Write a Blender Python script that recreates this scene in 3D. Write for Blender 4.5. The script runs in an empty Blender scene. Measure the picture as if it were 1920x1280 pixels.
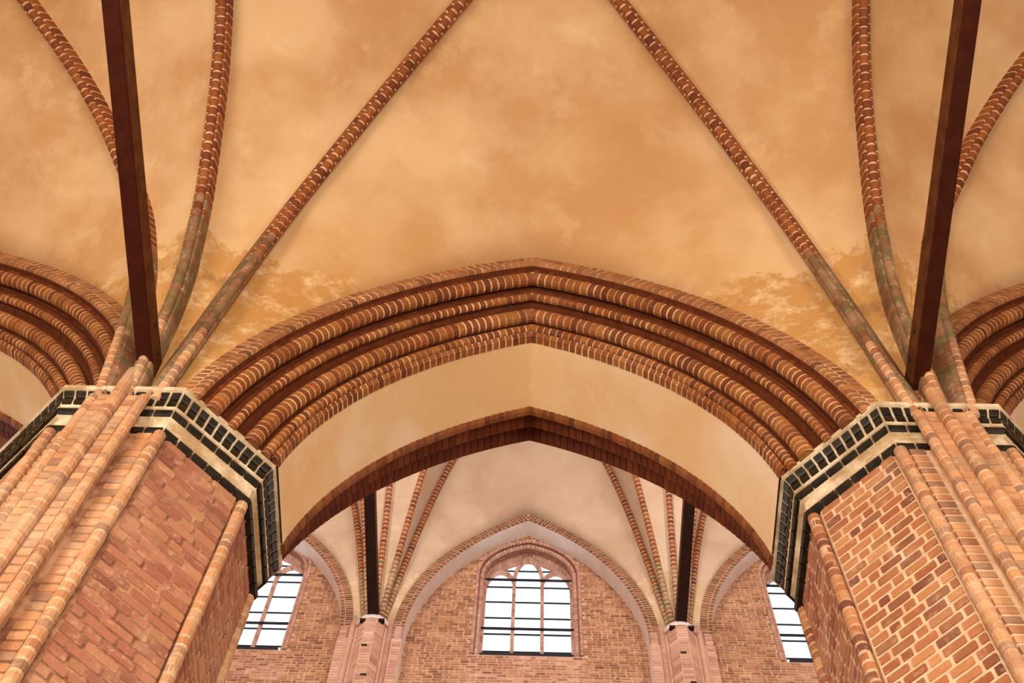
import bpy, math, random
from math import sin, cos, pi, sqrt, acos, asin, atan2, hypot
from mathutils import Vector, Matrix
random.seed(7)
S = bpy.context.scene
C = S.collection

# ------------------------------------------------------------------ camera
YAW, PITCH, ROLL, FPX = -0.0439, 1.1888, 0.0606, 2541.8
F = Vector((sin(YAW)*cos(PITCH), cos(YAW)*cos(PITCH), sin(PITCH)))
R0 = Vector((cos(YAW), -sin(YAW), 0)); U0 = R0.cross(F)
RT = R0*cos(ROLL) + U0*sin(ROLL); UP = -R0*sin(ROLL) + U0*cos(ROLL)
cam = bpy.data.cameras.new('camera'); co = bpy.data.objects.new('camera', cam); C.objects.link(co)
co.matrix_world = Matrix((( RT.x, UP.x, -F.x, 0), (RT.y, UP.y, -F.y, 0), (RT.z, UP.z, -F.z, 0), (0, 0, 0, 1)))
cam.sensor_width = 36.0; cam.lens = 36.0*FPX/1920.0; cam.clip_start = 0.05; cam.clip_end = 200
S.camera = co

# ------------------------------------------------------------------ world, lights, exposure
w = bpy.data.worlds.new('sky'); S.world = w; w.use_nodes = True
bg = w.node_tree.nodes['Background']; bg.inputs[0].default_value = (0.93, 0.96, 1.0, 1); bg.inputs[1].default_value = 1.6
S.view_settings.view_transform = 'Standard'; S.view_settings.look = 'None'
S.view_settings.gamma = 1.0; S.view_settings.exposure = 0.38; S.view_settings.use_curve_mapping = False
def area(name, loc, aim, sx, sy, power, col):
    l = bpy.data.lights.new(name, 'AREA'); l.shape = 'RECTANGLE'; l.size = sx; l.size_y = sy
    l.energy = power; l.color = col
    o = bpy.data.objects.new(name, l); C.objects.link(o); o.location = loc
    o.rotation_euler = (Vector(aim)-Vector(loc)).to_track_quat('-Z', 'Y').to_euler()
WARM = (1.0, 0.93, 0.83); DAY = (1.0, 0.97, 0.96)
for x, pw in ((-4.9, 440), (0.0, 300), (4.9, 270)):   # windows of the aisle's outer wall, behind the photographer
    area('aisle_window_light', (x, -1.55, 5.4), (x*0.6, 4.0, 7.0), 2.2, 5.4, pw, WARM)
for x in (-4.9, 0.0, 4.9):                       # clerestory windows on the near side of the nave
    area('clerestory_light', (x, 5.15, 18.5), (x, 12.5, 19.0), 1.6, 4.0, 270, DAY)
for s in (-1, 1):                                # added fill lamps at both nave ends, to light the vault evenly
    area('end_fill_light', (s*12.3, 8.8, 12.0), (0, 9.5, 18.5), 5.0, 9.0, 420, DAY)
area('floor_fill_light', (0.0, 1.6, -1.3), (0, 1.9, 10), 2.5, 1.6, 25, WARM)   # added warm fill low over the aisle floor, aimed up

# ------------------------------------------------------------------ dimensions
XC, SP = -0.0234, 2.4544
XL, XR = XC-SP, XC+SP
PY = 4.223                                        # pier centre
ZS = 7.5                                          # top of capitals
T8 = math.tan(pi/8)

# ------------------------------------------------------------------ materials
def new_mat(name):
    m = bpy.data.materials.new(name); m.use_nodes = True
    nt = m.node_tree; b = nt.nodes['Principled BSDF']
    return m, nt, b
def N(nt, t, **kw):
    n = nt.nodes.new(t)
    for k, v in kw.items(): setattr(n, k, v)
    return n
def ramp(nt, stops, interp='LINEAR'):
    r = N(nt, 'ShaderNodeValToRGB'); cr = r.color_ramp; cr.interpolation = interp
    while len(cr.elements) < len(stops): cr.elements.new(0.5)
    for e, (p, c) in zip(cr.elements, stops):
        e.position = p; e.color = (*lin(c), 1)
    return r
def lin(c):
    return tuple(((v/255)/12.92 if v/255 <= 0.04045 else ((v/255+0.055)/1.055)**2.4) for v in c)
def math_(nt, op, a, b=None, clamp=False):
    n = N(nt, 'ShaderNodeMath', operation=op, use_clamp=clamp)
    for i, v in enumerate((a, b)):
        if v is None: continue
        if isinstance(v, (int, float)): n.inputs[i].default_value = v
        else: nt.links.new(v, n.inputs[i])
    return n.outputs[0]
def mix(nt, fac, a, b, mode='MIX'):
    n = N(nt, 'ShaderNodeMix', data_type='RGBA', blend_type=mode)
    if isinstance(fac, (int, float)): n.inputs[0].default_value = fac
    else: nt.links.new(fac, n.inputs[0])
    for i, v in ((6, a), (7, b)):
        if isinstance(v, tuple): n.inputs[i].default_value = (*lin(v), 1)
        else: nt.links.new(v, n.inputs[i])
    return n.outputs[2]
def noise(nt, vec, scale, detail=4, rough=0.6):
    n = N(nt, 'ShaderNodeTexNoise'); n.inputs['Scale'].default_value = scale
    n.inputs['Detail'].default_value = detail; n.inputs['Roughness'].default_value = rough
    nt.links.new(vec, n.inputs['Vector']); return n.outputs['Fac']
def bump(nt, b, h, strength, dist=0.01):
    n = N(nt, 'ShaderNodeBump'); n.inputs['Strength'].default_value = strength; n.inputs['Distance'].default_value = dist
    nt.links.new(h, n.inputs['Height']); nt.links.new(n.outputs[0], b.inputs['Normal'])
def maprange(nt, v, a, b_):
    n = N(nt, 'ShaderNodeMapRange', interpolation_type='SMOOTHSTEP')
    nt.links.new(v, n.inputs[0]); n.inputs[1].default_value = a; n.inputs[2].default_value = b_
    return n.outputs[0]

def brick_mat(name, cols, dust=(226, 190, 150), dust_amt=0.25, rough=0.85, spec=0.25):
    m, nt, b = new_mat(name)
    geo = N(nt, 'ShaderNodeNewGeometry'); oi = N(nt, 'ShaderNodeObjectInfo')
    rnd = math_(nt, 'FRACT', math_(nt, 'ADD', geo.outputs['Random Per Island'], oi.outputs['Random']))
    r = ramp(nt, [(i/(len(cols)-1), c) for i, c in enumerate(cols)])
    nt.links.new(rnd, r.inputs[0])
    pos = geo.outputs['Position']
    n1 = noise(nt, pos, 14, 5, 0.7); n2 = noise(nt, pos, 2.2, 4)
    col = mix(nt, math_(nt, 'MULTIPLY', maprange(nt, n1, 0.52, 0.75), dust_amt*2), r.outputs[0], dust)
    col = mix(nt, math_(nt, 'MULTIPLY', maprange(nt, n2, 0.45, 0.7), dust_amt), col, dust)
    n3 = noise(nt, pos, 40, 3)
    col = mix(nt, math_(nt, 'MULTIPLY', maprange(nt, n3, 0.55, 0.8), 0.35), col, tuple(int(v*0.6) for v in cols[0]))
    nt.links.new(col, b.inputs['Base Color']); b.inputs['Roughness'].default_value = rough
    b.inputs['Specular IOR Level'].default_value = spec
    bump(nt, b, n3, 0.5, 0.006)
    return m
def plain_mat(name, c1, c2, scale=6, rough=0.9, bs=0.3, spec=0.2):
    m, nt, b = new_mat(name)
    geo = N(nt, 'ShaderNodeNewGeometry')
    n1 = noise(nt, geo.outputs['Position'], scale, 6, 0.65)
    nt.links.new(mix(nt, maprange(nt, n1, 0.35, 0.68), c1, c2), b.inputs['Base Color'])
    b.inputs['Roughness'].default_value = rough; b.inputs['Specular IOR Level'].default_value = spec
    n2 = noise(nt, geo.outputs['Position'], scale*8, 3)
    bump(nt, b, n2, bs, 0.005)
    return m
def plaster_mat(name, base, warm, pale, stain, dark, zs):
    """lime plaster: mottled, with a weathered patchy zone that ends at height zs"""
    m, nt, b = new_mat(name)
    geo = N(nt, 'ShaderNodeNewGeometry'); pos = geo.outputs['Position']
    sep = N(nt, 'ShaderNodeSeparateXYZ'); nt.links.new(pos, sep.inputs[0]); z = sep.outputs[2]
    n1 = noise(nt, pos, 0.9, 5, 0.6); n2 = noise(nt, pos, 3.0, 6, 0.7); n3 = noise(nt, pos, 0.45, 3, 0.5); n4 = noise(nt, pos, 5, 6, 0.75)
    col = mix(nt, maprange(nt, n1, 0.36, 0.66), base, warm)
    col = mix(nt, math_(nt, 'MULTIPLY', maprange(nt, n2, 0.5, 0.72), 0.5), col, pale)
    col = mix(nt, math_(nt, 'MULTIPLY', maprange(nt, n3, 0.46, 0.66), 0.45), col, warm)
    h = math_(nt, 'ADD', z, math_(nt, 'MULTIPLY', math_(nt, 'SUBTRACT', n2, 0.5), 0.9))
    zone = math_(nt, 'SUBTRACT', 1.0, maprange(nt, h, zs-0.03, zs+0.05))
    sc = mix(nt, maprange(nt, n4, 0.46, 0.72), stain, pale)
    sc = mix(nt, math_(nt, 'MULTIPLY', maprange(nt, n2, 0.56, 0.68), 0.7), sc, dark)
    col = mix(nt, math_(nt, 'MULTIPLY', zone, 0.85), col, sc)
    nt.links.new(col, b.inputs['Base Color']); b.inputs['Roughness'].default_value = 0.92
    b.inputs['Specular IOR Level'].default_value = 0.15
    bump(nt, b, n4, 0.25, 0.01)
    return m
M = {}
M['pier_brick'] = brick_mat('pier_brick', [(130, 72, 48), (168, 102, 64), (186, 126, 80), (148, 84, 54), (196, 138, 88), (112, 64, 50), (176, 112, 68)], (206, 164, 122), 0.3)
M['pier_brick_pale'] = brick_mat('pier_brick_pale', [(176, 120, 78), (188, 132, 88), (200, 146, 100), (158, 102, 68), (182, 138, 98), (142, 102, 78)], (220, 184, 146), 0.35)
M['pier_brick_rose'] = brick_mat('pier_brick_rose', [(160, 98, 74), (174, 114, 84), (150, 88, 68), (186, 130, 94), (136, 78, 62), (178, 122, 84)], (214, 170, 132), 0.4)
M['arch_brick'] = brick_mat('arch_brick', [(138, 80, 30), (112, 56, 18), (152, 94, 38), (126, 66, 22), (92, 44, 14), (144, 74, 22)], (204, 140, 90), 0.14, 0.75, 0.4)
M['band_brick'] = brick_mat('band_brick', [(146, 94, 54), (164, 110, 64), (126, 78, 44), (172, 114, 72), (108, 70, 42)], (206, 152, 106), 0.2)
M['rib_brick'] = brick_mat('rib_brick', [(132, 66, 24), (148, 80, 30), (112, 50, 20), (158, 90, 36), (98, 44, 18)], (176, 104, 62), 0.08, 0.75, 0.4)
M['rib_weathered'] = brick_mat('rib_weathered', [(136, 96, 62), (118, 84, 54), (108, 96, 56), (146, 100, 68), (122, 78, 52)], (212, 180, 140), 0.3)
M['dark_brick'] = brick_mat('dark_brick', [(112, 52, 20), (94, 40, 16), (126, 62, 24)], (160, 90, 50), 0.1, 0.8)
M['nave_brick'] = brick_mat('nave_brick', [(146, 98, 70), (176, 124, 88), (122, 78, 58), (192, 140, 98), (158, 106, 80), (132, 86, 64)], (220, 180, 140), 0.22)
M['nave_dark'] = brick_mat('nave_dark', [(118, 76, 52), (140, 92, 62), (104, 66, 46), (156, 104, 74)], (200, 150, 112), 0.15)
M['nave_rose'] = brick_mat('nave_rose', [(184, 136, 110), (200, 152, 124), (168, 118, 96), (208, 164, 138)], (226, 192, 170), 0.25)
M['mortar'] = plain_mat('mortar', (206, 166, 128), (228, 194, 156), 9)
M['core_brick'] = plain_mat('core_brick', (86, 38, 13), (108, 52, 19), 14, 0.85)
M['mortar_rose'] = plain_mat('mortar_rose', (122, 74, 52), (196, 148, 112), 5)
M['reveal'] = plain_mat('reveal', (160, 106, 84), (186, 132, 106), 10)
M['mortar_arch'] = plain_mat('mortar_arch', (164, 100, 48), (238, 192, 142), 3.5)
M['mortar_roll'] = plain_mat('mortar_roll', (176, 130, 94), (216, 176, 136), 6)
M['mortar_dark'] = plain_mat('mortar_dark', (150, 84, 44), (176, 108, 62), 9)
M['mortar_nave'] = plain_mat('mortar_nave', (190, 142, 106), (218, 176, 138), 4)
M['plaster'] = plaster_mat('plaster', (224, 186, 136), (200, 150, 98), (234, 204, 156), (192, 140, 76), (140, 90, 50), 9.42)
M['plaster_soffit'] = plaster_mat('plaster_soffit', (242, 214, 178), (228, 188, 134), (246, 222, 190), (224, 184, 136), (216, 176, 126), 0.0)
M['plaster_nave'] = plaster_mat('plaster_nave', (208, 178, 148), (194, 160, 130), (222, 194, 164), (200, 164, 122), (156, 118, 86), 19.75)
M['plaster_white'] = plain_mat('plaster_white', (216, 196, 180), (226, 208, 194), 3)
M['stone'] = plain_mat('stone', (214, 190, 150), (232, 212, 176), 12)
M['frieze'] = plain_mat('frieze', (178, 146, 104), (232, 212, 178), 6, 0.7)
M['glaze'] = plain_mat('glaze', (18, 15, 9), (44, 34, 18), 16, 0.3, 0.25, 0.35)
M['timber'] = plain_mat('timber', (54, 19, 7), (66, 26, 10), 10, 0.75, 0.3, 0.08)
M['timber_lit_side'] = plain_mat('timber_lit_side', (78, 40, 17), (100, 58, 26), 10, 0.75, 0.3, 0.08)  # lighter beam sides: the light falling on them is put into the colour
M['timber_dark'] = plain_mat('timber_dark', (36, 20, 14), (50, 28, 18), 10, 0.7)
M['iron'] = plain_mat('iron', (34, 32, 36), (52, 48, 50), 20, 0.6)
M['floor'] = plain_mat('floor_tiles', (104, 76, 56), (122, 92, 70), 2)
m, nt, b = new_mat('glass')
tr = N(nt, 'ShaderNodeBsdfTransparent'); tr.inputs[0].default_value = (0.95, 0.97, 1, 1)
gl = N(nt, 'ShaderNodeBsdfGlossy'); gl.inputs['Roughness'].default_value = 0.1
mx = N(nt, 'ShaderNodeMixShader'); mx.inputs[0].default_value = 0.06
nt.links.new(tr.outputs[0], mx.inputs[1]); nt.links.new(gl.outputs[0], mx.inputs[2])
nt.links.new(mx.outputs[0], nt.nodes['Material Output'].inputs[0]); M['glass'] = m

# ------------------------------------------------------------------ mesh helpers
class MB:
    def __init__(s): s.v = []; s.f = []
    def add(s, vs, fs):
        n = len(s.v); s.v += [tuple(v) for v in vs]; s.f += [tuple(i+n for i in f) for f in fs]
    def box(s, x0, x1, y0, y1, z0, z1):
        s.add([(x0,y0,z0),(x1,y0,z0),(x1,y1,z0),(x0,y1,z0),(x0,y0,z1),(x1,y0,z1),(x1,y1,z1),(x0,y1,z1)],
              [(0,3,2,1),(4,5,6,7),(0,1,5,4),(1,2,6,5),(2,3,7,6),(3,0,4,7)])
    def tmesh(s, verts, faces, mat): s.add([mat @ Vector(v) for v in verts], faces)
    def sweep(s, frames, prof, closed=True, caps=True):
        """frames: list of (origin, A, B); prof: (a, b) points"""
        n = len(prof); base = len(s.v)
        for o, A, B in frames: s.v += [tuple(o + A*a + B*b_) for a, b_ in prof]
        for i in range(len(frames)-1):
            for j in range(n if closed else n-1):
                k = (j+1) % n
                s.f.append((base+i*n+j, base+i*n+k, base+(i+1)*n+k, base+(i+1)*n+j))
        if closed and caps:
            s.f.append(tuple(base+j for j in range(n-1, -1, -1))); e = base+(len(frames)-1)*n
            s.f.append(tuple(e+j for j in range(n)))
    def grid(s, rows):
        base = len(s.v); m_ = len(rows[0])
        for r in rows: s.v += [tuple(p) for p in r]
        for i in range(len(rows)-1):
            for j in range(m_-1):
                s.f.append((base+i*m_+j, base+i*m_+j+1, base+(i+1)*m_+j+1, base+(i+1)*m_+j))
    def mesh(s, name, mat):
        me = bpy.data.meshes.new(name); me.from_pydata(s.v, [], s.f); me.update(); fix(me)
        if mat: me.materials.append(mat)
        return me
    def build(s, name, mat, parent=None, smooth=False, solid=0, weld=False):
        me = s.mesh(name, mat)
        if weld:
            bm = bmesh.new(); bm.from_mesh(me); bmesh.ops.remove_doubles(bm, verts=bm.verts, dist=0.004); bm.to_mesh(me); bm.free()
        if smooth:
            for p in me.polygons: p.use_smooth = True
        o = put(name, me, parent)
        if solid:
            md = o.modifiers.new('thickness', 'SOLIDIFY'); md.thickness = abs(solid); md.offset = 1 if solid > 0 else -1
        return o
import bmesh
def fix(me):
    bm = bmesh.new(); bm.from_mesh(me); bmesh.ops.recalc_face_normals(bm, faces=bm.faces); bm.to_mesh(me); bm.free()
def put(name, me, parent=None, mat=None):
    o = bpy.data.objects.new(name, me); C.objects.link(o)
    if parent is not None: o.parent = parent
    if mat is not None: o.matrix_local = mat
    return o
def thing(name, label, cat, loc=(0, 0, 0), group=None):
    o = bpy.data.objects.new(name, None); C.objects.link(o); o.location = loc; o.empty_display_size = 0.2
    o['label'] = label; o['category'] = cat
    if group: o['group'] = group
    return o
def struct(o): o['kind'] = 'structure'; return o
def stuff(o): o['kind'] = 'stuff'; return o
def prism(prof, half, bev=0.006):
    """a moulded brick: profile (a=x, b=y) extruded along z with slightly drawn-in ends"""
    n = len(prof); ca = sum(p[0] for p in prof)/n; cb = sum(p[1] for p in prof)/n
    rad = max(hypot(p[0]-ca, p[1]-cb) for p in prof); k = 1-bev/rad
    vs = []
    for z, q in ((-half, k), (-half+bev, 1), (half-bev, 1), (half, k)):
        vs += [(ca+(p[0]-ca)*q, cb+(p[1]-cb)*q, z) for p in prof]
    fs = []
    for i in range(3):
        for j in range(n):
            l = (j+1) % n; fs.append((i*n+j, i*n+l, (i+1)*n+l, (i+1)*n+j))
    fs.append(tuple(range(n-1, -1, -1))); fs.append(tuple(3*n+j for j in range(n)))
    return vs, fs
def prism_mesh(name, prof, half, mat, bev=0.006):
    mb = MB(); mb.add(*prism(prof, half, bev)); return mb.mesh(name, mat)
def arcprof(cx, cy, r, a0, a1, n):
    return [(cx+r*cos(a0+(a1-a0)*i/n), cy+r*sin(a0+(a1-a0)*i/n)) for i in range(n+1)]
def frame_mat(o, X, Y, Z): return Matrix(((X.x, Y.x, Z.x, o.x), (X.y, Y.y, Z.y, o.y), (X.z, Y.z, Z.z, o.z), (0, 0, 0, 1)))
def unit_brick(bev=0.09):
    """unit brick, x and z in -0.5..0.5, front at y=0, back at y=1, worn front edges"""
    c = 0.10; d = 0.045
    ring = [(-.5+d, -.5), (.5-d, -.5), (.5, -.5+c), (.5, .5-c), (.5-d, .5), (-.5+d, .5), (-.5, .5-c), (-.5, -.5+c)]
    vs = [(x, 1, z) for x, z in ring]+[(x, .10, z) for x, z in ring]+[(x*0.965, 0, z*0.90) for x, z in ring]
    fs = [(i, (i+1) % 8, 8+(i+1) % 8, 8+i) for i in range(8)]+[(8+i, 8+(i+1) % 8, 16+(i+1) % 8, 16+i) for i in range(8)]+[tuple(range(16, 24))]
    return vs, fs
UB = unit_brick()
def hermite(xs, ys, x):
    n = len(xs)
    def sl(i):
        if i == 0: return (ys[1]-ys[0])/(xs[1]-xs[0])
        if i == n-1: return (ys[-1]-ys[-2])/(xs[-1]-xs[-2])
        h0 = xs[i]-xs[i-1]; h1 = xs[i+1]-xs[i]
        return ((ys[i]-ys[i-1])/h0*h1+(ys[i+1]-ys[i])/h1*h0)/(h0+h1)
    i = max(0, min(n-2, next((k for k in range(n-1) if x <= xs[k+1]), n-2)))
    h = xs[i+1]-xs[i]; t = (x-xs[i])/h
    return (1+2*t)*(1-t)**2*ys[i]+t*(1-t)**2*h*sl(i)+t*t*(3-2*t)*ys[i+1]+t*t*(t-1)*h*sl(i+1)
def arclen(pts, n=None, pitch=None):
    d = [0]
    for a, b_ in zip(pts, pts[1:]): d.append(d[-1]+(b_-a).length)
    if n is None: n = max(2, round(d[-1]/pitch)+1)
    out = []; j = 0
    for i in range(n):
        s = d[-1]*i/(n-1)
        while j < len(d)-2 and d[j+1] < s: j += 1
        out.append(pts[j].lerp(pts[j+1], (s-d[j])/max(1e-9, d[j+1]-d[j])))
    return out

# ------------------------------------------------------------------ the shell
def shell(name, box, mat):
    mb = MB(); mb.box(*box); return struct(mb.build(name, mat))
shell('floor', (-13, 13, -2.2, 13.6, -1.75, -1.6), M['floor'])
shell('wall_south', (-13, 13, -2.1, -1.8, -1.6, 12.2), M['plaster_soffit'])
shell('wall_west', (-13.2, -12.8, -2.1, 13.6, -1.6, 26.5), M['nave_brick'])
shell('wall_east', (12.8, 13.2, -2.1, 13.6, -1.6, 26.5), M['nave_brick'])

# arcade arch geometry: half arcs struck from beyond the centre line
AC, AZ, AR = 1.368, 7.025, 2.949
def arc_range(o): R = AR+o; return asin((ZS-0.03-AZ)/R), acos(AC/R)
def arch_pt(bx, side, th, o, y):
    R = AR+o; return Vector((bx+side*(R*cos(th)-AC), y, AZ+R*sin(th)))
def arch_frames(bx, side, n, o_ref=0.0):
    """frames whose A axis is radial offset, B axis the depth y; ends sheared to the vertical centre line"""
    out = []
    for i in range(n+1):
        t = i/n; out.append(t)
    return out
def arch_sweep(mb, bx, side, prof, n=40, closed=False):
    """sweep a profile of (offset, y) along the half arch"""
    rows = []
    for i in range(n+1):
        r = []
        for o, y in prof:
            a, b_ = arc_range(o); r.append(arch_pt(bx, side, a+(b_-a)*i/n, o, y))
        if closed: r.append(r[0])
        rows.append(r)
    mb.grid(rows)

BAYS = [(XC, 'centre'), (XC-2*SP, 'left'), (XC+2*SP, 'right')]
ACX = {k: XC+2*SP*k+{-1: 0.40, 1: -0.43}.get(k, 0.0) for k in (-2, -1, 0, 1, 2)}   # side arches spring closer to the pier centres
# wall above the arcade, solid from the aisle vault to the nave vault
def wall_arcade():
    mb = MB()
    prof = [(0.46, 3.47), (0.46, 4.84), (6, 4.84)]
    for kb, bx in ACX.items():
        for side in (-1, 1):
            n = 24
            for y in (3.50, 4.84):
                rows = []
                for i in range(n+1):
                    a, b_ = arc_range(0.42); p = arch_pt(bx, side, a+(b_-a)*i/n, 0.42, y)
                    rows.append([p, Vector((p.x, y, 25.8 if y > 4 else 11.6))])
                e = Vector((XC+2*SP*kb+side*SP, y, ZS-0.03)); rows.insert(0, [e, Vector((e.x, y, 25.8 if y > 4 else 11.6))])
                mb.grid(rows)
            arch_sweep(mb, bx, side, [(0.42, 3.5), (0.42, 4.84)], n)
    return struct(mb.build('wall_arcade', M['nave_brick']))
wall_arcade()

# ------------------------------------------------------------------ aisle vault
XV, YB = 0.005, 0.82
KA = [0, .06, .15, .3, .5, .7, 1]; ZA = [7.40, 8.62, 9.62, 10.36, 10.95, 11.26, 11.66]
KB = [0, .08, .2, .4, .7, 1];      ZB = [7.40, 8.54, 9.29, 9.95, 10.58, 10.80]
def offset_up(P, d=0.065):
    out = []
    for i, p in enumerate(P):
        t = (P[min(i+1, len(P)-1)]-P[max(i-1, 0)]).normalized(); h = Vector((t.x, t.y, 0)).normalized()
        n = Vector((-h.y, h.x, 0)).cross(t); n = n if n.z > 0 else -n
        out.append(p+n*d)
    e = Vector((P[-1].x, P[-1].y, out[-1].z))-out[-1]; m_ = len(out)-1
    return [p+e*(i/m_)**3 for i, p in enumerate(out)]
def rib_diag(cx, side):       # side -1: springs from the pier left of bay centre cx
    x0 = cx+side*(SP-0.14); y0 = 3.43
    return offset_up(arclen([Vector((x0+(cx-x0)*u, y0+(YB-y0)*u, hermite(KA, ZA, u))) for u in [(i/90)**1.6 for i in range(91)]], 61))
def rib_trans(x):
    return offset_up(arclen([Vector((x, 3.43+(YB-3.43)*u, hermite(KB, ZB, u))) for u in [(i/90)**1.4 for i in range(91)]], 61))
def arch_ext(cx, side, o=0.60, y=3.42, n=61):
    a, b_ = arc_range(o); return arclen([arch_pt(cx, side, a+(b_-a)*i/80, o, y) for i in range(81)], n)
def web(mb, P, Q, bulge, m_=10, rise=Vector((0, 0, 1))):
    rows = []
    n = len(P)
    for i, (p, q) in enumerate(zip(P, Q)):
        t = i/(n-1); wgt = bulge*sin(pi*min(1, t*0.5+0.12*t))
        rows.append([p.lerp(q, j/m_)+rise*(wgt*4*(j/m_)*(1-j/m_)) for j in range(m_+1)])
    mb.grid(rows)
def mirror_y(mb, y):
    n = len(mb.v); mb.v += [(v[0], 2*y-v[1], v[2]) for v in mb.v[:n]]
    mb.f += [tuple(i+n for i in reversed(f)) for f in mb.f]
for k, tag_ in ((0, 'c'), (-1, 'l'), (1, 'r')):
    cx = XV+k*2*SP; mb = MB()
    for side in (-1, 1):
        A_ = rib_diag(cx, side); B_ = rib_trans(cx+side*SP)
        web(mb, [Vector((cx+side*min(side*(p.x-cx), SP-0.19), p.y, p.z)) for p in arch_ext(ACX[k], side)], A_, 0.10)
        web(mb, A_, B_, 0.07)
    mirror_y(mb, YB)
    struct(mb.build('ceiling', M['plaster'], smooth=True, solid=0.12, weld=True))

# rib bricks (nose and flank) share meshes
def rib_profile(wd, dp):
    r = wd*0.53; c_ = -(dp-r)
    return [(-wd*0.40, 0.03), (-wd*0.40, c_+r*0.75)]+[(r*cos(a), c_+r*sin(a)) for a in [pi*0.88+(pi*1.24)*k/8 for k in range(9)]]+[(wd*0.40, c_+r*0.75), (wd*0.40, 0.03)]
RIBP = 0.079
nose_me = prism_mesh('rib_brick', rib_profile(0.062, 0.15), RIBP*0.415, M['rib_brick'])
nose_w = prism_mesh('rib_brick_w', rib_profile(0.064, 0.152), RIBP*0.49, M['rib_weathered'])
nose_b = prism_mesh('rib_brick_b', rib_profile(0.062, 0.15), RIBP*0.415, M['pier_brick_pale'])
flank_me = prism_mesh('flank_brick', [(-0.017, 0.03), (-0.017, -0.085), (-0.008, -0.112), (0.016, -0.112), (0.016, 0.03)], RIBP*0.415, M['rib_brick'])
flank_w = prism_mesh('flank_brick_w', [(-0.017, 0.03), (-0.017, -0.085), (-0.008, -0.112), (0.016, -0.112), (0.016, 0.03)], RIBP*0.49, M['rib_weathered'])
def rib_frames(P):
    out = []
    for i, p in enumerate(P):
        t = (P[min(i+1, len(P)-1)]-P[max(i-1, 0)]).normalized()
        h = Vector((t.x, t.y, 0)).normalized(); s = Vector((-h.y, h.x, 0))
        n = s.cross(t).normalized()
        if n.z < 0: n = -n
        out.append((p, s, n, t))
    return out
def make_rib(P, label, weather=9.45):
    root = thing('vault_rib', label, 'rib', tuple(P[0]))
    inv = Matrix.Translation(-P[0])
    mb = MB(); fr = rib_frames(P)
    mb.sweep([(p-P[0], s, n) for p, s, n, t in fr], [(a*0.96, b_*0.985) for a, b_ in rib_profile(0.062, 0.15)])
    mb.sweep([(p-P[0], s, n) for p, s, n, t in fr], [(-0.055, 0.03), (-0.055, -0.085), (-0.048, -0.108), (0.048, -0.108), (0.055, -0.085), (0.055, 0.03)])
    mb.build('mortar_core', M['mortar'], root)
    Q = arclen(P, pitch=RIBP); fr = rib_frames(Q)
    for i in range(len(fr)-1):
        p, s, n, t = fr[i]; p1 = fr[i+1][0]; c_ = (p+p1)/2
        Z = (p1-p).normalized(); n2 = s.cross(Z); n2 = n2 if n2.z > 0 else -n2
        X = n2.cross(Z)
        we = c_.z+random.uniform(-.12, .12) < weather
        put('rib_brick', (nose_b if c_.z < 8.25 else nose_w) if we else nose_me, root, inv @ frame_mat(c_+n2*random.uniform(-.0012, .0012), X, n2, Z))
        for sd in (-1, 1):
            q = p + X*(sd*0.0405)
            put('flank_brick', flank_w if we else flank_me, root, inv @ frame_mat(q, X*(-sd) if sd > 0 else X, n2, Z if sd < 0 else Z))
    return root
make_rib(rib_diag(XV, -1), 'red brick vault rib slanting from left pier to upper middle of the vault')
make_rib(rib_diag(XV, 1), 'red brick vault rib slanting from right pier to upper middle of the vault')
make_rib(rib_trans(XV-SP), 'near vertical red brick vault rib just right of the left dark timber beam')
make_rib(rib_trans(XV+SP), 'near vertical red brick vault rib just left of the right dark timber beam')
make_rib(rib_diag(XV-2*SP, 1), 'red brick vault rib crossing behind the left dark timber beam')
make_rib(rib_diag(XV+2*SP, -1), 'red brick vault rib emerging from behind the right dark timber beam')

# ------------------------------------------------------------------ arcade arches
# profile along the splay, (offset o, depth y)
def U(u, out=0.0):   # point on the splay line; out>0 moves towards the viewer / opening
    return (0.555*(1-u)-out*0.70, 3.35+0.51*u-out*0.72)
def roll(u, r, proud):
    cx, cy = U(u, proud-r); a = atan2(-0.72, -0.70)
    return arcprof(cx, cy, r, a-pi*0.62, a+pi*0.62, 8)
ORDERS = [  # name, profile, pitch, material
    ('band_header', [(0.612, 3.52), (0.612, 3.408), (0.545, 3.404), (0.545, 3.52)], 0.064, 'band_brick'),
    ('band_brick',  [(0.538, 3.52), (0.538, 3.405), (0.50, 3.395), (0.465, 3.40), (0.455, 3.42), (0.455, 3.52)], 0.064, 'band_brick'),
    ('fillet_brick', [(0.448, 3.60), (0.448, 3.455), (0.425, 3.455), (0.415, 3.60)], 0.064, 'dark_brick'),
    ('roll_brick',  roll(0.30, 0.056, 0.045), 0.062, 'arch_brick'),
    ('bead_brick',  roll(0.505, 0.034, 0.022), 0.058, 'arch_brick'),
    ('roll_brick',  roll(0.715, 0.058, 0.045), 0.060, 'arch_brick'),
    ('bead_brick',  roll(0.865, 0.037, 0.030), 0.056, 'arch_brick'),
    ('edge_brick',  [(0.045, 3.86), (0.036, 3.80), (0.018, 3.788), (-0.005, 3.815), (-0.005, 3.87)], 0.058, 'arch_brick'),
    # nave side
    ('back_bead_brick', [(0.06, 4.41), (-0.012, 4.41), (-0.018, 4.44), (-0.012, 4.475), (0.02, 4.50), (0.06, 4.50)], 0.060, 'arch_brick'),
    ('back_brick',  [(0.20, 4.50), (0.085, 4.50), (0.075, 4.53), (0.085, 4.63), (0.20, 4.66)], 0.064, 'dark_brick'),
    ('back_brick',  [(0.36, 4.64), (0.21, 4.645), (0.20, 4.68), (0.21, 4.82), (0.36, 4.85)], 0.064, 'dark_brick'),
]
ORD_ME = []
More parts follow.
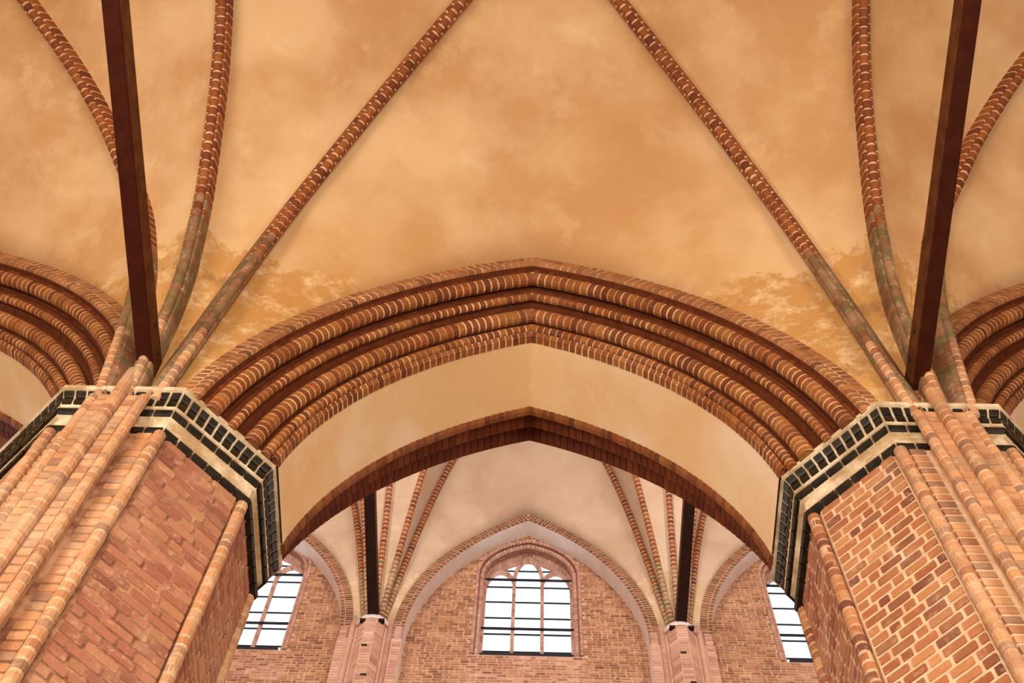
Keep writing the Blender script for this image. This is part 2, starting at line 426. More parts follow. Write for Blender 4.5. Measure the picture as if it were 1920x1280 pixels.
for nm, prof, pitch, mt in ORDERS:
    om = sum(p[0] for p in prof)/len(prof); R = AR+om
    a0, a1 = arc_range(om); n = round(R*(a1-a0)/pitch); dth = (a1-a0)/n
    # x: radial from the brick's own origin, y: depth, z: along the arch, wedge-shaped
    ym = sum(p[1] for p in prof)/len(prof)
    hv = R*dth*0.5*(0.86 if 'band' in nm else 0.865 if 'back_brick' not in nm else 0.93)
    vs, fs = prism([(p[0]-om, p[1]-ym) for p in prof], hv, 0.006)
    vs = [(x, y, z*(R+x)/R) for x, y, z in vs]
    mb = MB(); mb.add(vs, fs); ORD_ME.append((nm, mb.mesh(nm, M[mt]), om, ym, a0, dth, n))
def make_arch(bx, label, sides):
    root = thing('arcade_arch', label, 'arch', (bx, 4.1, ZS))
    inv = Matrix.Translation((-bx, -4.1, -ZS))
    for nm, me, om, ym, a0, dth, n in ORD_ME:
        for side in sides:
            for i in range(n):
                th = a0+dth*(i+0.5)
                p = arch_pt(bx, side, th, om, ym+random.uniform(-.0012, .0012))
                rad = Vector((side*cos(th), 0, sin(th))); tan = Vector((-side*sin(th), 0, cos(th)))
                put(nm, me, root, inv @ frame_mat(p, rad, Vector((0, 1, 0)), tan))
    core = [(0.60, 3.43), (0.455, 3.425), (0.44, 3.56), U(0.24, -0.06), U(0.36, -0.06), U(0.41, -0.04), U(0.43, -0.012), U(0.46, -0.012), U(0.47, -0.03), U(0.58, -0.05), U(0.62, -0.065), U(0.66, -0.05), U(0.80, -0.03), U(0.93, -0.02), (0.008, 3.80), (0.008, 3.87)]
    mb = MB()
    for s in (-1, 1): arch_sweep(mb, 0, s, core)
    o = mb.build('hollow_brickwork', M['core_brick'], root); o.location = (0, -4.1, -ZS)
    mb = MB()
    for s in (-1, 1):
        for u, r, pr in ((0.30, 0.056, 0.045), (0.505, 0.034, 0.022), (0.715, 0.058, 0.045), (0.865, 0.037, 0.03)):
            arch_sweep(mb, 0, s, [(o_, y_) for o_, y_ in roll(u, r-0.0025, pr-0.0025)], closed=True)
        arch_sweep(mb, 0, s, [(0.61, 3.50), (0.61, 3.411), (0.545, 3.407), (0.50, 3.398), (0.467, 3.403), (0.457, 3.43), (0.457, 3.50)])
        arch_sweep(mb, 0, s, [(0.05, 3.82), (0.034, 3.803), (0.018, 3.791), (-0.003, 3.817), (-0.003, 3.87)])
    o = mb.build('mortar_core', M['mortar_arch'], root); o.location = (0, -4.1, -ZS)
    mb = MB()
    for s in (-1, 1): arch_sweep(mb, 0, s, [(0.0, 3.855), (0.0, 4.415), (0.08, 4.415), (0.08, 3.855)], closed=True)
    o = mb.build('plaster_soffit', M['plaster_soffit'], root, smooth=False); o.location = (0, -4.1, -ZS); o['label'] = 'smooth tan plaster underside'
    mb = MB()
    for s in (-1, 1): arch_sweep(mb, 0, s, [(-0.008, 4.412), (-0.014, 4.44), (-0.009, 4.473), (0.022, 4.498), (0.095, 4.498), (0.095, 4.63), (0.225, 4.64), (0.225, 4.83), (0.44, 4.84)])
    o = mb.build('back_mortar', M['mortar_dark'], root); o.location = (0, -4.1, -ZS)
    return root
make_arch(XC, 'wide moulded brick arcade arch between the two piers, centre of the view', (-1, 1))
make_arch(ACX[-1], 'moulded brick arcade arch cut off at the left edge, left of the left pier', (1,))
make_arch(ACX[1], 'moulded brick arcade arch cut off at the right edge, right of the right pier', (-1,))

# ------------------------------------------------------------------ piers
def octpts(ap, z, ay=None):
    ay = ay or ap; e = ap*T8; f_ = ay*T8
    return [Vector(p) for p in ((-e, -ay, z), (e, -ay, z), (ap, -f_, z), (ap, f_, z), (e, ay, z), (-e, ay, z), (-ap, f_, z), (-ap, -f_, z))]
AP = 0.778
COURSE = 0.0775
RR = 0.039
bead_me = prism_mesh('roll_brick', arcprof(0, 0, RR, 0, 2*pi, 12)[:-1], COURSE*0.435, M['pier_brick_pale'], 0.008)
bead_r = prism_mesh('roll_brick_r', arcprof(0, 0, RR, 0, 2*pi, 12)[:-1], COURSE*0.435, M['pier_brick'], 0.008)
sh_me = prism_mesh('shaft_brick', arcprof(0, 0, 0.044, 0, 2*pi, 12)[:-1], COURSE*0.435, M['pier_brick_pale'], 0.007)
sl_me = prism_mesh('shaft_edge_brick', arcprof(0, 0, 0.034, 0, 2*pi, 10)[:-1], COURSE*0.435, M['pier_brick_pale'], 0.006)
face_me = {}
for k in ('pier_brick', 'pier_brick_pale', 'pier_brick_rose'):
    mb = MB(); mb.add(*UB); face_me[k] = mb.mesh('brick', M[k])
tile_me = None
def make_pier(cx, label, inner):
    """inner = +1 when the middle bay lies to +x"""
    root = thing('pier', label, 'pier', (cx, PY, -1.6))
    off = Vector((0, 0, 1.6))
    zlo, zhi = 4.1, 7.05
    mb = MB(); lo = []
    for i_, p in enumerate(octpts(AP-0.002, 0)):
        q_ = octpts(AP-0.002, 0); a_, b_ = q_[i_-1], q_[(i_+1) % 8]
        lo += [p+(a_-p).normalized()*0.058, p*(1-0.05/p.length), p+(b_-p).normalized()*0.058]
    n_ = len(lo); hi = [p+Vector((0, 0, 7.1+1.6)) for p in lo]
    mb.add(lo+hi, [tuple(range(n_-1, -1, -1)), tuple(range(n_, 2*n_))]+[(i, (i+1) % n_, n_+(i+1) % n_, n_+i) for i in range(n_)])
    o = mb.build('pier_core', M['mortar_rose' if inner > 0 else 'mortar'], root)
    corners = octpts(AP, 0)
    # bricks on each visible face
    if inner > 0: faces = [(1, 2, 'pier_brick_rose', zlo), (2, 3, 'pier_brick_rose', zlo), (7, 0, 'pier_brick_pale', 6.0)]
    else:         faces = [(7, 0, 'pier_brick', zlo), (6, 7, 'pier_brick_rose', zlo), (1, 2, 'pier_brick_pale', 6.4)]
    def lay(a, b_, mt, z0, x0, x1, into=None):
        d = (b_-a).normalized(); nin = Vector((-d.y, d.x, 0))
        L = (b_-a).length
        z = zhi-COURSE/2; row = 0
        while z > z0:
            x = x0; k = row
            first = True
            while x < x1-0.03:
                ln = (0.19 if (k % 3) else 0.09) if inner > 0 else (0.135 if (k % 3) else 0.066)
                if first: ln = (0.135, 0.066, 0.10)[row % 3]
                first = False
                if x1-(x+ln+0.012) < 0.04: ln = x1-x-0.002
                ln = min(ln, x1-x-0.002)
                c_ = a+d*(x+ln/2+0.006)+off; c_.z = z+1.6
                c_ -= nin*random.uniform(0.001, 0.005)
                sx = ln-0.004; sz = COURSE-(0.011 if inner > 0 else 0.016)+random.uniform(-.004, .003)
                mm = frame_mat(c_, d, nin, Vector((0, 0, 1))) @ Matrix.Rotation(random.uniform(-.012, .012), 4, 'Y') @ Matrix.Diagonal((sx, 0.09, sz, 1))
                (into.tmesh(*UB, mm) if into else put('brick', face_me[mt], root, mm))
                x += ln+0.012; k += 1
            z -= COURSE; row += 1
    for i, j, mt, z0 in faces:
        L = (corners[j]-corners[i]).length; into = MB() if (i, j) in ((2, 3), (6, 7)) else None
        lay(corners[i], corners[j], mt, z0, RR+0.018, L-RR-0.018, into)
        if into: stuff(into.build('brick', M[mt], root))
    L = (corners[1]-corners[0]).length
    lay(corners[0], corners[1], 'pier_brick_pale', zlo, RR+0.004, L/2-0.182)
    lay(corners[0], corners[1], 'pier_brick_pale', zlo, L/2+0.182, L-RR-0.004)
    # corner rolls
    rolls = [0, 1, 2, 3] if inner > 0 else [0, 1, 7, 6]
    for i in rolls:
        p = corners[i]; z = zhi-COURSE/2; q = Vector((p.x, p.y, 0)) * (1-0.012)
        while z > (zlo if i not in (3, 6) else 5.0):
            put('roll_brick', bead_r if (inner < 0 and i in (7, 6)) else bead_me, root, Matrix.Translation((q.x+random.uniform(-.002, .002), q.y+random.uniform(-.002, .002), z+1.6)) @ Matrix.Rotation(random.uniform(0, 3), 4, 'Z'))
            z -= COURSE
        mb = MB(); mb.sweep([(Vector((q.x, q.y, 0)), Vector((1, 0, 0)), Vector((0, 1, 0))), (Vector((q.x, q.y, 8.64)), Vector((1, 0, 0)), Vector((0, 1, 0)))], arcprof(0, 0, RR-0.002, 0, 2*pi, 12)[:-1])
        mb.build('roll_core', M['mortar_roll'], root)
    # vaulting shaft on the aisle face: flat strip, edge rolls, middle roll
    yf = -AP-0.10
    mb = MB(); mb.box(-0.128, 0.128, yf+0.004, -AP+0.1, 0, 7.36+1.6); mb.build('vault_shaft', M['pier_brick_pale'], root)
    mb = MB()
    for sx_, r, top in ((-0.15, 0.032, 7.34), (0.15, 0.032, 7.34), (0, 0.042, 7.66)):
        yy = yf+0.02 if sx_ else yf-0.005
        mb.sweep([(Vector((sx_, yy, z)), Vector((1, 0, 0)), Vector((0, 1, 0))) for z in (0, top+1.6)], arcprof(0, 0, r, 0, 2*pi, 12)[:-1])
        mb.box(sx_*0.9-0.012, sx_*0.9+0.012, yy, -AP+0.05, 0, top+1.6-0.02)
    mb.build('shaft_core', M['mortar_roll'], root)
    for sx_, me, top in ((-0.15, sl_me, 7.36), (0.15, sl_me, 7.36), (0, sh_me, 7.68)):
        z = top-COURSE/2; yy = yf+0.02 if sx_ else yf-0.005
        while z > zlo:
            put('shaft_roll_brick' if sx_ else 'shaft_brick', me, root, Matrix.Translation((sx_+random.uniform(-.002, .002), yy, z+1.6)))
            z -= COURSE
    for s in (-1, 1):
        z = 7.36-COURSE/2; row = 0
        while z > zlo:
            c_ = Vector((s*0.085, yf+0.001-random.uniform(0, .003), z+1.6))
            for part_x, ln in (((0.0, 0.066),) if row % 2 else ((0.0, 0.066),)):
                put('shaft_face_brick', face_me['pier_brick_pale'], root, Matrix.Translation(c_) @ Matrix.Diagonal((ln, 0.09, COURSE-0.014, 1)))
            z -= COURSE; row += 1
    # small corbel pieces beside the shaft head
    mb = MB(); mb.box(-0.13, -0.055, yf+0.05, -AP+0.1, 7.3+1.6, 7.52+1.6); mb.box(0.055, 0.13, yf+0.05, -AP+0.1, 7.3+1.6, 7.52+1.6)
    mb.box(-0.2, 0.2, yf+0.14, -AP+0.3, 7.3+1.6, 7.72+1.6)
    mb.build('shaft_head', M['rib_weathered'], root)
    # ---- capital
    px, pyy = 0.0, 0.0
    # outer profile: (apothem, z)
    prof = [(0.76, 7.035), (0.785, 7.045), (0.788, 7.112), (0.793, 7.118), (0.793, 7.222), (0.818, 7.228), (0.818, 7.30), (0.838, 7.305), (0.84, 7.33), (0.848, 7.395), (0.872, 7.445), (0.876, 7.452), (0.893, 7.455), (0.893, 7.50), (0.5, 7.50)]
    mb = MB(); rings = [octpts(a, z+1.6, a*0.975) for a, z in prof]
    for r in rings: mb.v += [tuple(v) for v in r]
    for i in range(len(rings)-1):
        for j in range(8):
            k = (j+1) % 8; mb.f.append((i*8+j, i*8+k, (i+1)*8+k, (i+1)*8+j))
    mb.f.append(tuple(len(rings)*8-8+j for j in range(8)))
    cap = mb.build('capital', M['frieze'], root); cap['label'] = 'octagonal capital with pale frieze and dark glazed brick courses'
    fl = [(0, 1), (1, 2), (2, 3), (3, 4), (7, 0)] if inner > 0 else [(0, 1), (7, 0), (6, 7), (5, 6), (1, 2)]
    def tiles(nm, pts, npf, gap, dz_r):
        """bricks along each face between profile points pts [(ap, z), ...] with rounded section"""
        for i, j in fl:
            for k in range(npf):
                if (i, j) == (0, 1) and 0.24 < (k+0.5)/npf < 0.76 and True:
                    pass
                mb = MB(); rows = []
                f0, f1 = (k+gap)/npf, (k+1-gap)/npf
                for a, z in pts:
                    q = octpts(a, z+1.6, a*0.975); p0 = q[i].lerp(q[j], f0); p1 = q[i].lerp(q[j], f1)
                    rows.append([p0, p1])
                back = []
                for a, z in pts:
                    q = octpts(a-0.03, z+1.6, (a-0.03)*0.975); back.append([q[i].lerp(q[j], f0), q[i].lerp(q[j], f1)])
                loop0 = [r[0] for r in rows]+[r[0] for r in reversed(back)]; loop1 = [r[1] for r in rows]+[r[1] for r in reversed(back)]
                n = len(loop0); mb.v = [tuple(v) for v in loop0+loop1]
                mb.f = [tuple(range(n-1, -1, -1)), tuple(range(n, 2*n))]+[(q_, (q_+1) % n, n+(q_+1) % n, n+q_) for q_ in range(n)]
                mb.build(nm, M['glaze'], cap)
    tiles('glazed_header', [(0.846, 7.328), (0.853, 7.345), (0.857, 7.372), (0.853, 7.386)], 10, 0.115, 0)
    tiles('glazed_header', [(0.858, 7.392), (0.866, 7.405), (0.880, 7.432), (0.880, 7.447)], 10, 0.115, 0)
    rl = lambda ap, z, r: [(ap+r*cos(t)*0.9, z+r*sin(t)) for t in [-1.45, -0.8, 0, 0.8, 1.45]]
    tiles('glazed_roll', rl(0.814, 7.264, 0.036), 6, 0.055, 0)
    tiles('glazed_roll', rl(0.79, 7.074, 0.036), 6, 0.055, 0)
    return root
make_pier(XL, 'octagonal brick pier on the left with dark glazed capital and rose-coloured diagonal face', 1)
make_pier(XR, 'octagonal brick pier on the right with dark glazed capital and strongly jointed diagonal face', -1)

# ------------------------------------------------------------------ tie beams
def beam(x, wd, z0, z1, y0, y1, mat, label, group=None):
    root = thing('tie_beam', label, 'beam', (x, y1, z0))
    mb = MB(); e = 0.008; L = y0-y1
    pr = [(-wd/2+e, 0), (wd/2-e, 0), (wd/2, e), (wd/2, z1-z0-e), (wd/2-e, z1-z0), (-wd/2+e, z1-z0), (-wd/2, z1-z0-e), (-wd/2, e)]
    mb.sweep([(Vector((0, L*t, 0)), Vector((1, 0, 0)), Vector((0, 0, 1))) for t in (0, 0.33, 0.66, 1)], pr)
    o = mb.build('timber', mat, root); o.data.materials.append(M['timber_lit_side'])
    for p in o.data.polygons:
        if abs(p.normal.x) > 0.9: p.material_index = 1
    for s in (-1, 1):
        for t in (L-0.35, L-0.16):
            mb = MB(); mb.sweep([(Vector((0, t, (z1-z0)*0.55)), Vector((0, 1, 0)), Vector((0, 0, 1))), (Vector((s*(wd/2+0.012), t, (z1-z0)*0.55)), Vector((0, 1, 0)), Vector((0, 0, 1)))], arcprof(0, 0, 0.014, 0, 2*pi, 8)[:-1])
            mb.build('bolt', M['iron'], root)
    return root
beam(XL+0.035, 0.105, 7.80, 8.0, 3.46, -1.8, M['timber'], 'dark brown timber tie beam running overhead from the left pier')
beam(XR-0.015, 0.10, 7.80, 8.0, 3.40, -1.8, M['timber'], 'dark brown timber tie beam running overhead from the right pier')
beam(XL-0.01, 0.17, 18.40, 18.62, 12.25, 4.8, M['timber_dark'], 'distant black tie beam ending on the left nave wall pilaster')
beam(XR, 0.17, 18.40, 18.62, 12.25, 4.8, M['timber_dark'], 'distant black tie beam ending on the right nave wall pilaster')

# ------------------------------------------------------------------ nave vault
NX, NY, NZ = -0.04, 12.42, 18.40
def nave_rib(cx, side, k, dx, h, L, dmax, p=2.613):
    n = hypot(1, k); x0 = cx+side*dx
    return arclen([Vector((x0+side*d/n, NY-d*k/n, NZ+h*(1-max(0, 1-d/L)**p))) for d in [dmax*(i/80)**1.4 for i in range(81)]], 61)
def rib2(px, side): return nave_rib(px, side, 1.028, 0.077, 5.11, 2.739, (SP-0.077)*1.43415)
def rib1(px, side): return nave_rib(px, side, 2.505, 0.062, 4.554, 3.544, 3.6)
def ribT(px):
    return arclen([Vector((px, NY-d, NZ+4.47*(1-max(0, 1-d/3.363)**2.613))) for d in [3.6*(i/80)**1.4 for i in range(81)]], 61)
WC, WZ, WR = 2.62, 18.10, 4.57         # wall arch: half arcs
WY, WP, WG = 12.30, 12.62, 12.95       # arch face, recessed panel, glass
def wall_arch_pts(cx, side, R, y, n=61, z0=17.9):
    a = asin((z0-WZ)/R); b_ = acos(WC/R)
    return [Vector((cx+side*(R*cos(a+(b_-a)*i/(n-1))-WC), y, WZ+R*sin(a+(b_-a)*i/(n-1)))) for i in range(n)]
for k in (0, -1, 1):
    cx = NX+k*2*SP; mb = MB()
    for side in (-1, 1):
        px = cx+side*SP
        E_ = wall_arch_pts(cx, side, WR+0.19, WY, z0=18.15)
        a2, a1, aT = rib2(px, -side), rib1(px, -side), ribT(px)
        web(mb, arclen(E_, 61), a2, 0.14); web(mb, a2, a1, 0.05); web(mb, a1, aT, 0.05)
    mirror_y(mb, NY-(SP-0.077)*1.028)
    struct(mb.build('ceiling', M['plaster_nave'], smooth=True, solid=0.12, weld=True))
shell('ceiling_slab', (-13, 13, 4.8, 13.6, 25.6, 25.8), M['plaster_nave']).name = 'ceiling'
NRP = 0.092
nv_prof = rib_profile(0.098, 0.13)
def make_nave_rib(P, label):
    root = thing('vault_rib', label, 'rib', tuple(P[0]))
    fr = rib_frames(P); mb = MB()
    mb.sweep([(p-P[0], s, n) for p, s, n, t in fr], [(a*0.97, b_*0.985) for a, b_ in nv_prof])
    mb.build('mortar_core', M['mortar_nave'], root)
    Q = arclen(P, pitch=NRP); fr = rib_frames(Q); mbs = {'rib_brick': MB(), 'rib_weathered': MB()}
    vs, fs = prism(nv_prof, NRP*0.41, 0.006)
    for i in range(len(fr)-1):
        p, s, n, t = fr[i]; p1 = fr[i+1][0]; c_ = (p+p1)/2-P[0]
        Z = (p1-p).normalized(); n2 = s.cross(Z); n2 = n2 if n2.z > 0 else -n2
        we = (p.z+random.uniform(-.15, .15)) < 19.65
        mbs['rib_weathered' if we else 'rib_brick'].tmesh(vs, fs, frame_mat(c_, n2.cross(Z), n2, Z))
    for k, q in mbs.items():
        if q.v: stuff(q.build('rib_brick', M[k], root))
for s, wd in ((-1, 'left'), (1, 'right')):
    px = NX+s*SP; i = -s
    make_nave_rib(rib2(px, i), f'slim distant brick rib nearest the centre above the {wd} nave pilaster')
    make_nave_rib(rib1(px, i), f'slim distant brick rib second from the centre above the {wd} nave pilaster')
    make_nave_rib(ribT(px), f'slim distant brick rib directly beside the black beam on its inner side, {wd} nave pilaster')
    make_nave_rib(rib1(px, -i), f'slim distant brick rib partly hidden behind the black beam, outer side of {wd} nave pilaster')
    make_nave_rib(rib2(px, -i), f'slim distant brick rib outermost from the centre above the {wd} nave pilaster')

# ------------------------------------------------------------------ nave clerestory wall
WINX = [NX-4.70, NX+0.02, NX+4.94]
JH = 0.90
def opening_top(dx):       # outer edge of window recess
    R = 1.185; c_ = R-JH
    return 20.5+sqrt(max(0, R*R-(abs(dx)+c_)**2)) if abs(dx) < JH else None
SILL = 18.2
def far_wall():
    mb = MB(); xs = set()
    for wx in WINX:
        for i in range(25): xs.add(round(wx-JH+2*JH*i/24, 4))
    xs |= {-13.0, 13.0}; xs = sorted(xs)
    def holes(x):
        for wx in WINX:
            if abs(x-wx) <= JH+1e-4: return opening_top(max(-JH+1e-6, min(JH-1e-6, x-wx)))
        return None
    for a, b_ in zip(xs, xs[1:]):
        m_ = (a+b_)/2; inside = any(abs(m_-wx) < JH for wx in WINX)
        if inside:
            mb.add([(a, WP, -1.6), (b_, WP, -1.6), (b_, WP, SILL-0.12), (a, WP, SILL-0.12)], [(0, 1, 2, 3)])
            mb.add([(a, WP, holes(a)), (b_, WP, holes(b_)), (b_, WP, 25.7), (a, WP, 25.7)], [(0, 1, 2, 3)])
        else: mb.add([(a, WP, -1.6), (b_, WP, -1.6), (b_, WP, 25.7), (a, WP, 25.7)], [(0, 1, 2, 3)])
    return struct(mb.build('wall_north', M['mortar_nave']))
wn = far_wall()
# wall bricks: real joints, too small to pick apart singly
def wall_bricks(cx, xa, xb, mt):
    mb = MB(); ch = 0.069; row = 0
    z = 17.2
    def inside(x, z):
        dx = abs(x-cx)
        if z > WZ: lim = sqrt(max(0, (WR+0.05)**2-(z-WZ)**2))-WC
        else: lim = WR-WC+0.05
        if dx > lim: return False
        for wx in WINX:
            d = abs(x-wx)
            if d < JH-0.01 and (z < opening_top(min(d, JH-1e-6))+0.03) and z > SILL-0.12: return False
        return True
    while z < 21.9:
        x = xa-(0.09 if row % 2 else 0)-random.uniform(0, .03); k = row
        while x < xb:
            ln = 0.16 if k % 3 else 0.085
            if inside(x+ln/2, z) and x > xa-0.05:
                mm = Matrix.Translation((x+ln/2, WP-0.004-random.uniform(0, .006), z)) @ Matrix.Diagonal((ln-0.012, 0.03, ch-0.018+random.uniform(-.005, .003), 1))
                mb.tmesh(*UB, mm)
            x += ln+0.004; k += 1
        z += ch; row += 1
    return stuff(mb.build('wall_brick', M[mt], wn))
wall_bricks(NX, NX-2.0, NX+2.0, 'nave_brick')
wall_bricks(NX-2*SP, NX-2*SP-1.4, NX-2*SP+2.05, 'nave_brick')
wall_bricks(NX+2*SP, NX+2*SP-2.05, NX+2*SP+1.2, 'nave_brick')

# wall arches with header bands and whitewashed soffits
def make_wall_arch(cx, label, sides):
    root = thing('wall_arch', label, 'arch', (cx, WY, 17.0))
    o0 = Vector((cx, WY, 17.0))
    soff = MB(); core = MB(); br = MB()
    for side in (-1, 1):
        pi_ = [Vector((cx+side*(WR-WC), WY, 15.0))]+wall_arch_pts(cx, side, WR, WY)
        rows = []
        for p in pi_: rows.append([p-o0+Vector((0, d, 0)) for d in (-0.0, 0.38)])
        soff.grid(rows)
        pe = [Vector((cx+side*(WR+0.2-WC), WY, 15.0))]+wall_arch_pts(cx, side, WR+0.2, WY)
        core.grid([[a-o0, b_-o0] for a, b_ in zip(pi_, pe)])
        core.grid([[a-o0+Vector((0, 0, 0)), a-o0+Vector((0, 0.02, 0))] for a in pe])
    soff.build('whitewashed_soffit', M['plaster_white'], root, smooth=False)['label'] = 'smooth whitewashed underside'
    core.build('mortar_core', M['mortar_nave'], root)
    for side in sides:
        for r0, r1, pitch, pr, nm in ((0.0, 0.06, 0.1, 0.025, 'a'), (0.07, 0.19, 0.066, 0.02, 'b')):
            R = WR+(r0+r1)/2; a = asin((18.0-WZ)/R); b_ = acos(WC/R); n = int(R*(b_-a)/pitch)
            for i in range(n):
                th = a+(b_-a)*(i+0.5)/n
                if WZ+R*sin(th) > 18.0 or True:
                    p = Vector((cx+side*(R*cos(th)-WC), WY-0.006-random.uniform(0, .006), WZ+R*sin(th)))-o0
                    rad = Vector((side*cos(th), 0, sin(th))); tan = Vector((-side*sin(th), 0, cos(th)))
                    br.tmesh(*UB, frame_mat(p, rad, Vector((0, 1, 0)), tan) @ Matrix.Diagonal((r1-r0, 0.05, R*(b_-a)/n-0.026, 1)))
    stuff(br.build('header_brick', M['nave_dark'], root))
    return root
make_wall_arch(NX, 'pointed wall arch with header brick edge framing the middle nave window', (-1, 1))
make_wall_arch(NX-2*SP, 'pointed wall arch with header brick edge framing the left nave window', (1,))
make_wall_arch(NX+2*SP, 'pointed wall arch with header brick edge framing the right nave window', (-1,))

# pilasters under the nave vault
def make_pilaster(px, label):
    root = thing('wall_pilaster', label, 'pilaster', (px, WP, 15.0))
    top = 18.33-15.0
    mb = MB()   # broad strip between the wall arches
    hw = SP-(WR-WC)-0.0
    mb.box(-hw+0.005, hw-0.005, WY-WP-0.006, 0.05, 0, top+0.2); mb.build('strip', M['nave_rose'], root)
    mb = MB(); sec = [(-0.27, 0.0), (-0.25, -0.42), (-0.10, -0.56), (0.10, -0.56), (0.25, -0.42), (0.27, 0.0)]
    mb.sweep([(Vector((0, 0, z)), Vector((1, 0, 0)), Vector((0, 1, 0))) for z in (0, top)], [(a*0.82, b_*0.86) for a, b_ in sec]); mb.build('half_shaft', M['mortar_nave'], root)
    br = MB(); z = 0.05
    while z < top-0.03:
        for (a0, b0), (a1, b1) in zip(sec, sec[1:]):
            A_ = Vector((a0*0.82, b0*0.86, z+0.034)); B_ = Vector((a1*0.82, b1*0.86, z+0.034)); d = (B_-A_); L = d.length; d.normalize()
            nin = Vector((-d.y, d.x, 0))
            br.tmesh(*UB, frame_mat((A_+B_)/2-nin*0.006, d, nin, Vector((0, 0, 1))) @ Matrix.Diagonal((L-0.012, 0.05, 0.06, 1)))
        z += 0.069
    stuff(br.build('brick', M['nave_rose'], root))
    for s in (-1, 1):
        mb = MB(); mb.sweep([(Vector((s*0.30, WY-WP-0.02, z)), Vector((1, 0, 0)), Vector((0, 1, 0))) for z in (0, top)], arcprof(0, 0, 0.045, 0, 2*pi, 10)[:-1])
        mb.build('side_roll', M['nave_rose'], root)
        br = MB(); z = 0.05
        while z < top:
            br.tmesh(*UB, Matrix.Translation((s*(hw-0.07), WY-WP-0.012, z)) @ Matrix.Diagonal((0.12, 0.04, 0.062, 1))); z += 0.069
        stuff(br.build('edge_brick', M['nave_rose'], root))
    # pale half-round cap with beam socket
    mb = MB(); pr = arcprof(0, 0, 0.285, pi, 2*pi, 14); pr = [(a, b_*1.0-0.22) for a, b_ in pr]+[(0.285, 0.0), (-0.285, 0.0)]
    mb.sweep([(Vector((0, 0, top-0.02)), Vector((1, 0, 0)), Vector((0, 1, 0))), (Vector((0, 0, top+0.09)), Vector((1, 0, 0)), Vector((0, 1, 0)))], [(a*0.95, b_) for a, b_ in pr])
    mb.build('cap', M['plaster_white'], root)['label'] = 'pale half-round cap under the beam end'
    for hx, hz in ((-0.14, top-0.045), (0.16, top-0.04), (-0.03, top-0.75), (0.05, top-1.5)):
        mb = MB(); mb.box(hx-0.045, hx+0.045, -0.49, -0.42, hz-0.03, hz+0.02); mb.build('putlog_hole', M['timber_dark'], root)
    return root
make_pilaster(NX-SP, 'pale rose brick wall pilaster with half-round cap left of the middle nave window')
make_pilaster(NX+SP, 'pale rose brick wall pilaster with half-round cap right of the middle nave window')

# ------------------------------------------------------------------ windows
def arcpath(half, z0, zsp, R, cx=0, n=16):
    """jamb + pointed arch, right half then mirrored: list of (x, z, nx, nz) outward normals"""
    c_ = R-half; out = []
    k = max(2, int((zsp-z0)/0.25))
    for i in range(k): out.append((half, z0+(zsp-z0)*i/k, 1, 0))
    b_ = acos(c_/R)
    for i in range(n+1):
        th = b_*i/n; out.append((R*cos(th)-c_, zsp+R*sin(th), cos(th), sin(th)))
    return out
def path_bricks(mb, path, side, off, y, prof, pitch, ox):
    """prof in (outward, depth)"""
    pts = [Vector((side*(x+nx*off), y, z+nz*off)) for x, z, nx, nz in path]
    q = arclen(pts, pitch=pitch)
    for a, b_ in zip(q, q[1:]):
        Z = (b_-a).normalized(); Y = Vector((0, 1, 0)); X = Y.cross(Z); 
        if X.x*side < 0: X = -X
        vs, fs = prism(prof, (b_-a).length*0.42, 0.005)
        mb.tmesh(vs, fs, frame_mat((a+b_)/2-ox, X, Y, Z))
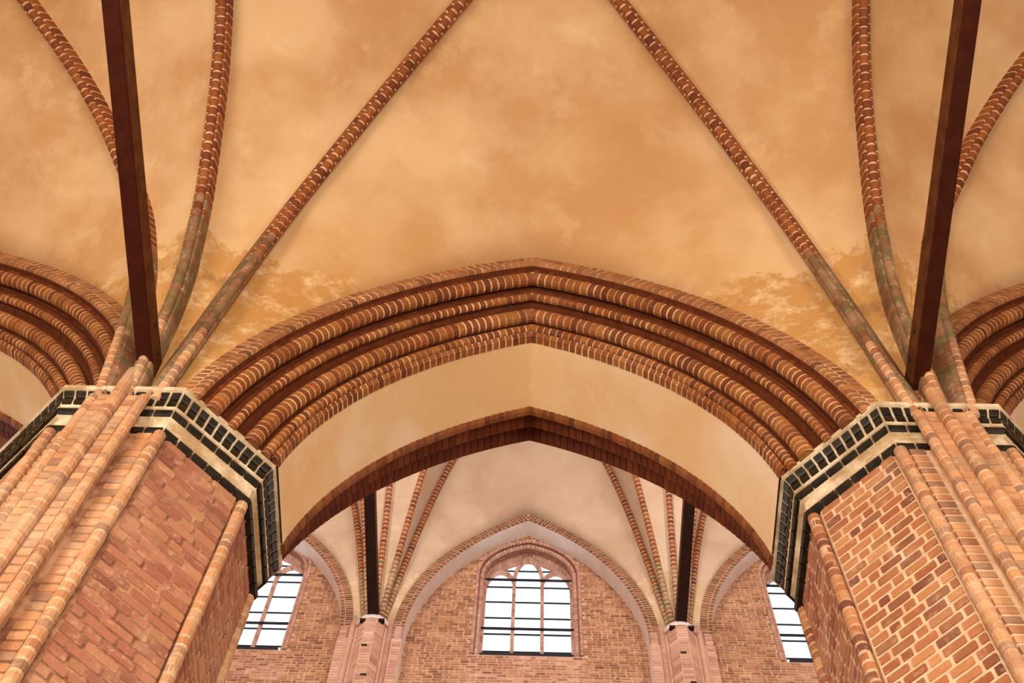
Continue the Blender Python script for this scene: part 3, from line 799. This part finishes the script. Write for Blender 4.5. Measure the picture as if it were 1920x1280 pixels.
def make_window(n, wx):
    root = bpy.data.objects.new(f'window_{n}', None); C.objects.link(root); root.location = (wx, WG, SILL); struct(root)
    ox = Vector((0, WG, SILL))
    outer = arcpath(JH, SILL-0.1, 20.5, 1.185)
    inner = arcpath(0.735, SILL, 20.62, 1.021)
    # reveal: lofted from outer edge to the glass frame
    mb = MB()
    steps = [(0.0, WP), (0.13, WP+0.06), (0.13, WP+0.12), (0.26, WP+0.2), (0.26, WP+0.24)]
    for side in (-1, 1):
        po = arclen([Vector((side*x, 0, z)) for x, z, _, _ in outer], 50); pn = arclen([Vector((side*x, 0, z)) for x, z, _, _ in inner], 50)
        rows = []
        for a, b_ in zip(po, pn):
            r = []
            for t, yy in ((0, WP-0.01), (0.2, WP+0.02), (0.45, WP+0.13), (0.55, WP+0.14), (0.8, WP+0.25), (1.0, WP+0.25), (1.0, WG+0.12)):
                p = a.lerp(b_, t); r.append(Vector((p.x, yy, p.z))-ox)
            rows.append(r)
        mb.grid(rows)
    mb.build('reveal', M['reveal'], root)
    br = MB()
    hr = arcprof(0, 0, 0.036, 0, 2*pi, 8)[:-1]
    for side in (-1, 1):
        path_bricks(br, outer, side, -0.02, WP-0.012, arcprof(0, 0, 0.03, 0, 2*pi, 8)[:-1], 0.069, ox)
        path_bricks(br, outer, side, -0.085, WP+0.055, hr, 0.069, ox)
        path_bricks(br, inner, side, 0.075, WP+0.17, hr, 0.069, ox)
        path_bricks(br, inner, side, 0.022, WP+0.26, [(-0.03, -0.03), (0.03, -0.03), (0.03, 0.05), (-0.03, 0.05)], 0.069, ox)
    stuff(br.build('jamb_brick', M['nave_rose'], root))
    # tympanum of the reveal below the glass and sill
    mb = MB(); mb.box(-0.75, 0.75, WP-WG+0.02, 0.1, -0.14, -0.015); mb.build('sill', M['iron'], root)
    mb = MB(); mb.box(-0.93, 0.93, WP-WG-0.005, 0.3, -0.9, -0.12); mb.build('apron', M['nave_rose'], root)
    # tracery: two mullions that rise into a middle light and two side lights
    MX = 0.247
    tr = MB(); core = MB()
    def run(pts, r=0.03):
        q = arclen(pts, pitch=0.072)
        fr = []
        for a, b_ in zip(q, q[1:]):
            Z = (b_-a).normalized(); Y = Vector((0, 1, 0)); X = Y.cross(Z).normalized()
            prf = [(-r, -0.02), (-r*0.5, -0.045), (r*0.5, -0.045), (r, -0.02), (r, 0.05), (-r, 0.05)]
            vs, fs = prism(prf, (b_-a).length*0.42, 0.005); tr.tmesh(vs, fs, frame_mat((a+b_)/2, X, Y, Z))
            fr.append((a, X*0.85, Y*0.9)); 
        fr.append((q[-1], fr[-1][1], fr[-1][2]))
        core.sweep(fr, [(-r, -0.02), (-r*0.5, -0.04), (r*0.5, -0.04), (r, -0.02), (r, 0.05), (-r, 0.05)])
    for s in (-1, 1):
        pts = [Vector((s*MX, -0.03, z)) for z in (-0.35, 0.5, 1.2, 2.0, 2.55)]
        R = 0.62; c_ = R-MX
        pts += [Vector((s*(R*cos(t)-c_), -0.03, 2.6+R*sin(t)*1.55)) for t in [acos(c_/R)*i/8 for i in range(9)]]
        run(pts)
        # side light arch
        hw = (0.735-MX)/2; xm = s*(MX+hw); R = 0.34; c_ = R-hw
        for e in (-1, 1):
            run([Vector((xm+e*(R*cos(t)-c_), -0.03, 2.46+R*sin(t)*1.25)) for t in [acos(c_/R)*i/6 for i in range(7)]], 0.028)
    stuff(tr.build('mullion', M['nave_rose'], root)); core.build('mullion_core', M['mortar_nave'], root)
    # saddle bars and glazing bars
    for z in (19.18, 20.70):
        mb = MB(); mb.box(-0.83, 0.83, -0.115, -0.08, z-SILL-0.017, z-SILL+0.017); mb.build('saddle_bar', M['iron'], root)
    for z in (18.65, 19.15, 19.63, 20.12, 20.60, 21.14):
        hw = 0.73 if z < 21 else 0.5
        mb = MB(); mb.box(-hw, hw, -0.02, 0.01, z-SILL-0.007, z-SILL+0.007); mb.build('glazing_bar', M['iron'], root)
    # panes: three lights cut by the bars
    zs = [18.2, 18.65, 19.15, 19.63, 20.12, 20.60, 21.75]
    for x0, x1 in ((-0.74, -MX), (-MX, MX), (MX, 0.74)):
        for a, b_ in zip(zs, zs[1:]):
            if abs(x0+x1) > 0.5 and b_ > 21: b_ = 21.35
            mb = MB(); mb.box(x0+0.01, x1-0.01, 0.0, 0.006, a-SILL, b_-SILL); mb.build('pane', M['glass'], root)
    return root
for n, wx in enumerate(WINX): make_window(n+1, wx)
bpy.context.view_layer.update()
